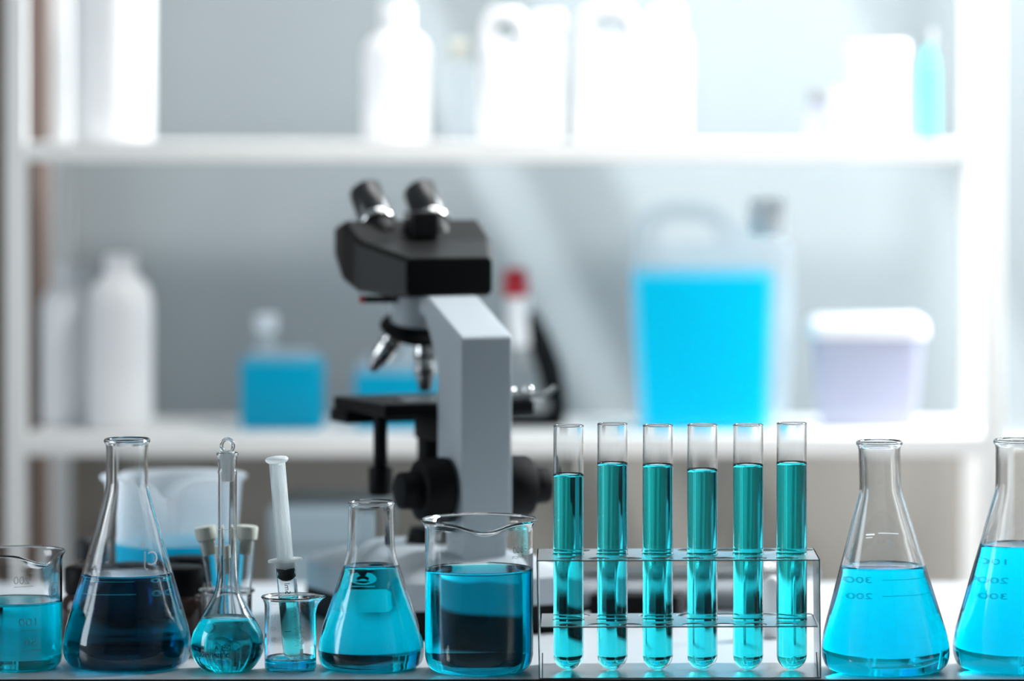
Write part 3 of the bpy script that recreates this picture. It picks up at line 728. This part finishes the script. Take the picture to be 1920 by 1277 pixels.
# forceps and cotton ball in the tray
t = thing('scissors', 'steel scissors with dark grips resting across the instrument tray', 'scissors', (PX(1345, 3.68), 3.68, 0.0290), R(6))
bm = bmesh.new(); prism(bm, [(-0.105, -0.002), (-0.01, -0.006), (0.03, -0.004), (0.03, 0.003), (-0.01, 0.003)], 0.0, 0.0025, 'z'); link('blade', bm, CHROME, t, smooth=False)
bm = bmesh.new(); prism(bm, [(-0.105, 0.002), (-0.01, 0.007), (0.03, 0.005), (0.03, -0.002), (-0.01, -0.002)], 0.0027, 0.005, 'z'); link('blade', bm, CHROME, t, smooth=False)
for s in (-1, 1):
    pts = [(0.050 + 0.020 * math.cos(2 * PI * k / 24), s * 0.015 + 0.011 * math.sin(2 * PI * k / 24), 0.0045) for k in range(24)]
    link('finger_loop', tube_path(bmesh.new(), pts, 0.003, 8, closed=True), CHROME, t)
t = thing('cotton_roll', 'white round cotton pad roll standing behind the two rightmost test tubes', 'cotton', (PX(1449, 3.44), 3.44, 0))
link('body', lathe(bmesh.new(), P((0, 0), (7, 0), (9, 3), (8.8, 20), (9.2, 38), (7.5, 49), (3, 52.5), (0, 53)), 32), WHITEP, t)
# dark pouch under the tray front
t = thing('power_adapter', 'black power adapter lying behind the left half of the test tube rack', 'adapter', (PX(1195, 3.56), 3.56, 0), R(-10))
link('case', box(bmesh.new(), -0.040, 0.040, -0.018, 0.018, 0, 0.024, 0.004), RUBBER, t, smooth=False)
bm = tube_path(bmesh.new(), [(-0.038, 0, 0.012), (-0.055, 0.002, 0.006), (-0.075, 0.010, 0.0035), (-0.095, 0.010, 0.0035), (-0.11, 0.0, 0.0035)], 0.003, 8)
link('cable', bm, RUBBER, t)

# ================================================================== on the shelves
def bottle(name, label, cat, x, y, z, pts, m, cap=None, capm=None, liq=None, liqm=None, group=None, capn='cap'):
    t = thing(name, label, cat, (x, y, z), group=group)
    link('body', lathe(bmesh.new(), smoothp(pts, 4) if len(pts) < 16 else pts, 56), m, t, sharp=60)
    if cap: link(capn, lathe(bmesh.new(), cap, 40), capm or WHITEP, t, sharp=50)
    if liq: link('liquid', lathe(bmesh.new(), liq, 48), liqm, t, sharp=50)
    return t
def capp(r, z0, z1): return [(0, z0), (r, z0), (r, z1 - 0.002), (r - 0.002, z1), (0, z1)]
def jugp(r, h, nr, z0=0.0): return P((0, 0.5), (r - 5, 0), (r, 5), (r, h * .45), (r, h * .78), (r * .86, h * .88), (r * .55, h * .95), (nr, h), (nr, h + 6), (0, h + 6))
D1 = 4.31
# lower shelf
bottle('white_bottle', 'white round shouldered plastic bottle on the lower shelf, brighter one of the left pair', 'bottle', PX(226, D1), D1, ZL, jugp(34, 172, 15), WHITEP, capp(0.017, 0.168, 0.186))
bottle('white_bottle', 'greyish white plastic bottle on the lower shelf, nearest the left post', 'bottle', PX(134, 4.37), 4.37, ZL, jugp(33, 160, 14), WHITEP, capp(0.016, 0.156, 0.172))
def square_bottle(label, px0, px1, D, h, hliq, neckx):
    w_ = PX(px1, D) - PX(px0, D); x = (PX(px0, D) + PX(px1, D)) / 2
    t = thing('reagent_bottle', label, 'bottle', (x, D, ZL))
    a = w_ / 2
    bm = loft(bmesh.new(), [(rrect(-a + .004, a - .004, -a * .7 + .004, a * .7 - .004, .008), 0), (rrect(-a, a, -a * .7, a * .7, .010), .004), (rrect(-a, a, -a * .7, a * .7, .010), h - .012), (rrect(-a * .75 + neckx * .1, a * .75 + neckx * .1, -a * .55, a * .55, .010), h)])
    link('body', bm, HDPE_CLEAR, t, sharp=50)
    a2 = a + 0.0004
    bm = loft(bmesh.new(), [(rrect(-a2 + .004, a2 - .004, -a * .7 + .0036, a * .7 - .0036, .008), 0.0006), (rrect(-a2, a2, -a * .7 - .0004, a * .7 + .0004, .010), .004), (rrect(-a2, a2, -a * .7 - .0004, a * .7 + .0004, .010), hliq - 0.006), (rrect(-a2 + .003, a2 - .003, -a * .66, a * .66, .008), hliq)])
    link('liquid', bm, BOTLIQ, t, sharp=50)
    bm = cyl(bmesh.new(), (neckx, 0, h - 0.002), (neckx, 0, h + 0.018), 0.011, bev=.001); link('neck', bm, HDPE_CLEAR, t, sharp=50)
    link('cap', cyl(bmesh.new(), (neckx, 0, h + 0.018), (neckx, 0, h + 0.038), 0.0125, bev=.003), HDPE, t, sharp=50)
square_bottle('square clear bottle of turquoise liquid on the lower shelf, left of the microscope', 455, 606, D1, 0.084, 0.076, -0.018)
square_bottle('square clear bottle of turquoise liquid on the lower shelf, half hidden by the microscope', 668, 822, D1, 0.078, 0.064, 0.012)

# small microscope on the lower shelf
ms = thing('microscope', 'small dark microscope with a red topped eyepiece on the lower shelf', 'microscope', (PX(1000, 4.34), 4.34, ZL), R(0))
k = 4.34 / F
def mx(px): return PX(px, 4.34) - PX(1000, 4.34)
def mz(py): return PZ(py, 4.34) - ZL
link('base', box(bmesh.new(), mx(935), mx(1060), -0.03, 0.03, 0, 0.014, 0.004), BLACK, ms, smooth=False)
armc = [(mx(1043), 0, 0.010), (mx(1040), 0, mz(740)), (mx(1030), 0, mz(690)), (mx(1012), 0, mz(640)), (mx(1000), 0, mz(600)), (mx(992), 0, mz(585))]
link('arm', tube_path(bmesh.new(), armc, [0.012, 0.013, 0.014, 0.013, 0.009, 0.007], 14), BLACK, ms)
link('eyepiece_tube', cyl(bmesh.new(), (mx(975), 0, mz(650)), (mx(968), 0, mz(556)), 0.0125, bev=.002), WHITEP, ms, sharp=50)
link('eyepiece_cap', cyl(bmesh.new(), (mx(968), 0, mz(558)), (mx(966), 0, mz(503)), 0.0140, 0.0125, bev=.004), RED, ms, sharp=50)
link('objective', cyl(bmesh.new(), (mx(978), 0, mz(690)), (mx(975), 0, mz(648)), 0.009, 0.012, bev=.002), GREYP, ms, sharp=50)
link('stage', box(bmesh.new(), mx(940), mx(1030), -0.03, 0.03, mz(765), mz(752), 0.002), GREYP, ms, smooth=False)

# big jerrycan: side outline in (x, z), bevelled slab, with a real handle opening
JD = 4.31
def jxp(px): return PX(px, JD) - PX(1330, JD)
def jzp(py): return PZ(py, JD) - ZL
can = thing('jerrycan', 'translucent plastic jerrycan full of bright blue liquid on the lower shelf', 'jerrycan', (PX(1330, JD), JD, ZL))
top_l = [(1196, 800), (1186, 640), (1180, 500), (1184, 440), (1200, 405), (1232, 384), (1290, 378), (1345, 390), (1385, 425), (1405, 440), (1440, 437), (1468, 445), (1482, 470), (1484, 560), (1480, 700), (1472, 800)]
hole = [(1238, 462), (1234, 440), (1245, 422), (1275, 414), (1315, 418), (1340, 436), (1344, 462)]
bm = bmesh.new()
pl = [(jxp(a), jzp(b)) for a, b in smoothp([(float(a), float(b)) for a, b in top_l], 3)]
hl = [(jxp(a), jzp(b)) for a, b in hole]
def slab_with_hole(bm, pl, hl, hd):
    t = bmesh.new()
    for y in (0,):
        E = []
        for lp_ in ([pl, hl] if hl else [pl]):
            vs = [t.verts.new((x, -hd, max(z, 0))) for x, z in lp_]
            E += [t.edges.new((vs[i], vs[(i + 1) % len(vs)])) for i in range(len(vs))]
        bmesh.ops.triangle_fill(t, use_beauty=True, use_dissolve=False, edges=E)
    if hl:
        ff = []
        cx = sum(p[0] for p in hl) / len(hl); cz_ = sum(p[1] for p in hl) / len(hl)
        hs = set((round(x, 5), round(z, 5)) for x, z in hl)
        for f in t.faces:
            if all((round(v.co.x, 5), round(v.co.z, 5)) in hs for v in f.verts): ff.append(f)
        bmesh.ops.delete(t, geom=ff, context='FACES')
    g = bmesh.ops.extrude_face_region(t, geom=t.faces[:])
    bmesh.ops.translate(t, verts=[e for e in g['geom'] if isinstance(e, bmesh.types.BMVert)], vec=(0, 2 * hd, 0))
    bmesh.ops.recalc_face_normals(t, faces=t.faces)
    ed = [e for e in t.edges if len(e.link_faces) == 2 and e.calc_face_angle(0) > 1.2]
    bmesh.ops.bevel(t, geom=ed, offset=0.010, segments=3, profile=0.5, affect='EDGES')
    merge(bm, t)
slab_with_hole(bm, pl, hl, 0.050)
link('shell', bm, HDPE_CLEAR, can, sharp=50)
ll = [(1200, 798), (1190, 640), (1184, 503), (1320, 503), (1452, 503), (1448, 640), (1444, 798)]
bm = prism(bmesh.new(), [(jxp(a), jzp(b)) for a, b in ll], -0.0506, 0.046, 'y', 0.010)
link('liquid', bm, CANLIQ, can, smooth=False)
link('cap', cyl(bmesh.new(), (jxp(1438), 0, jzp(442)), (jxp(1438), 0, jzp(372)), 0.0195, 0.0185, bev=.003), WHITEP, can, sharp=50)

# pale tub with tubes on the right
t = thing('plastic_tub', 'pale translucent plastic tub with a white lid at the right end of the lower shelf', 'tub', (PX(1625, 4.34), 4.34, ZL))
a = (PX(1730, 4.34) - PX(1525, 4.34)) / 2
link('body', loft(bmesh.new(), [(rrect(-a * .86, a * .86, -0.04, 0.04, .01), 0), (rrect(-a * .86, a * .86, -0.042, 0.042, .01), .003), (rrect(-a, a, -0.048, 0.048, .012), .098)]), LILAC, t, sharp=50)
link('lid', loft(bmesh.new(), [(rrect(-a - .004, a + .004, -0.052, 0.052, .013), .098), (rrect(-a - .004, a + .004, -0.052, 0.052, .013), .112), (rrect(-a + .004, a - .004, -0.045, 0.045, .01), .1175)]), WHITEP, t, sharp=50)

# upper shelf
bottle('white_bottle', 'tall white plastic bottle on the upper shelf at far left', 'bottle', PX(213, D1), D1, ZU, jugp(42, 240, 16), WHITEP, capp(0.019, 0.236, 0.258))
bottle('white_bottle', 'white plastic bottle with sloping shoulders on the upper shelf above the microscope', 'bottle', PX(743, D1), D1, ZU, jugp(35, 122, 14), WHITEP, capp(0.017, 0.118, 0.145))
bottle('glass_bottle', 'slim clear bottle with a beige cap on the upper shelf', 'bottle', PX(862, 4.36), 4.36, ZU, jugp(17, 92, 9), HDPE_CLEAR, capp(0.011, 0.090, 0.110), SILIC)
def white_can(label, px0, px1, D, hpx):
    x = (PX(px0, D) + PX(px1, D)) / 2; a = (PX(px1, D) - PX(px0, D)) / 2; h = PZ(hpx, D) - ZU
    t = thing('white_jerrycan', label, 'jerrycan', (x, D, ZU), group='white jerrycans on the upper shelf')
    pl = [(-a, 0), (-a, h * .72), (-a * .93, h * .90), (-a * .70, h), (-a * .05, h * .99), (a * .10, h * .90), (a * .20, h * .80), (a, h * .78), (a, 0)]
    hl = [(-a * .62, h * .76), (-a * .66, h * .84), (-a * .50, h * .90), (-a * .20, h * .89), (-a * .08, h * .83), (-a * .08, h * .76)]
    bm = bmesh.new(); slab_with_hole(bm, pl, hl, 0.042); link('body', bm, WHITEP, t, sharp=50)
    link('cap', cyl(bmesh.new(), (a * .60, 0, h * .775), (a * .60, 0, h * .97), 0.0175, bev=.003), WHITEP, t, sharp=50)
white_can('white plastic jerrycan on the upper shelf, left one of the two', 900, 1058, 4.32, 15)
white_can('white plastic jerrycan on the upper shelf, right and wider one of the two', 1075, 1292, 4.32, 5)
bottle('squat_jar', 'small pale blue jar standing deep on the upper shelf, left of the white canister', 'jar', PX(1548, 4.40), 4.40, ZU, P((0, 0), (20, 0), (22, 3), (22, 30), (18, 38), (16, 42), (0, 42)), LILAC, capp(0.018, 0.040, 0.056), GREYP)
bottle('white_canister', 'white cylindrical canister on the upper shelf, right of centre', 'canister', PX(1645, D1), D1, ZU, P((0, 0), (29, 0), (31, 3), (31, 60), (31, 88), (29, 92), (0, 92)), WHITEP, capp(0.033, 0.090, 0.106))
bottle('slim_bottle', 'slim bottle of pale cyan liquid with a dark cap on the upper shelf', 'bottle', PX(1742, D1), D1, ZU, P((0, 0), (8.5, 0), (9.5, 2), (9.5, 70), (8, 84), (4.5, 98), (4, 104), (0, 104)), PALECY, capp(0.0060, 0.103, 0.120), GREYP)
# bottom shelf: pale blue storage box whose top shows under the lower board
t = thing('storage_box', 'pale blue storage box standing on the bottom shelf behind the syringe', 'box', (PX(625, D1), D1, -0.35))
link('carton', box(bmesh.new(), -0.055, 0.055, -0.10, 0.10, 0, 0.36, 0.004), BOXB, t, smooth=False)
link('box_lid', box(bmesh.new(), -0.058, 0.058, -0.103, 0.103, 0.345, 0.385, 0.004), BOXB, t, smooth=False)
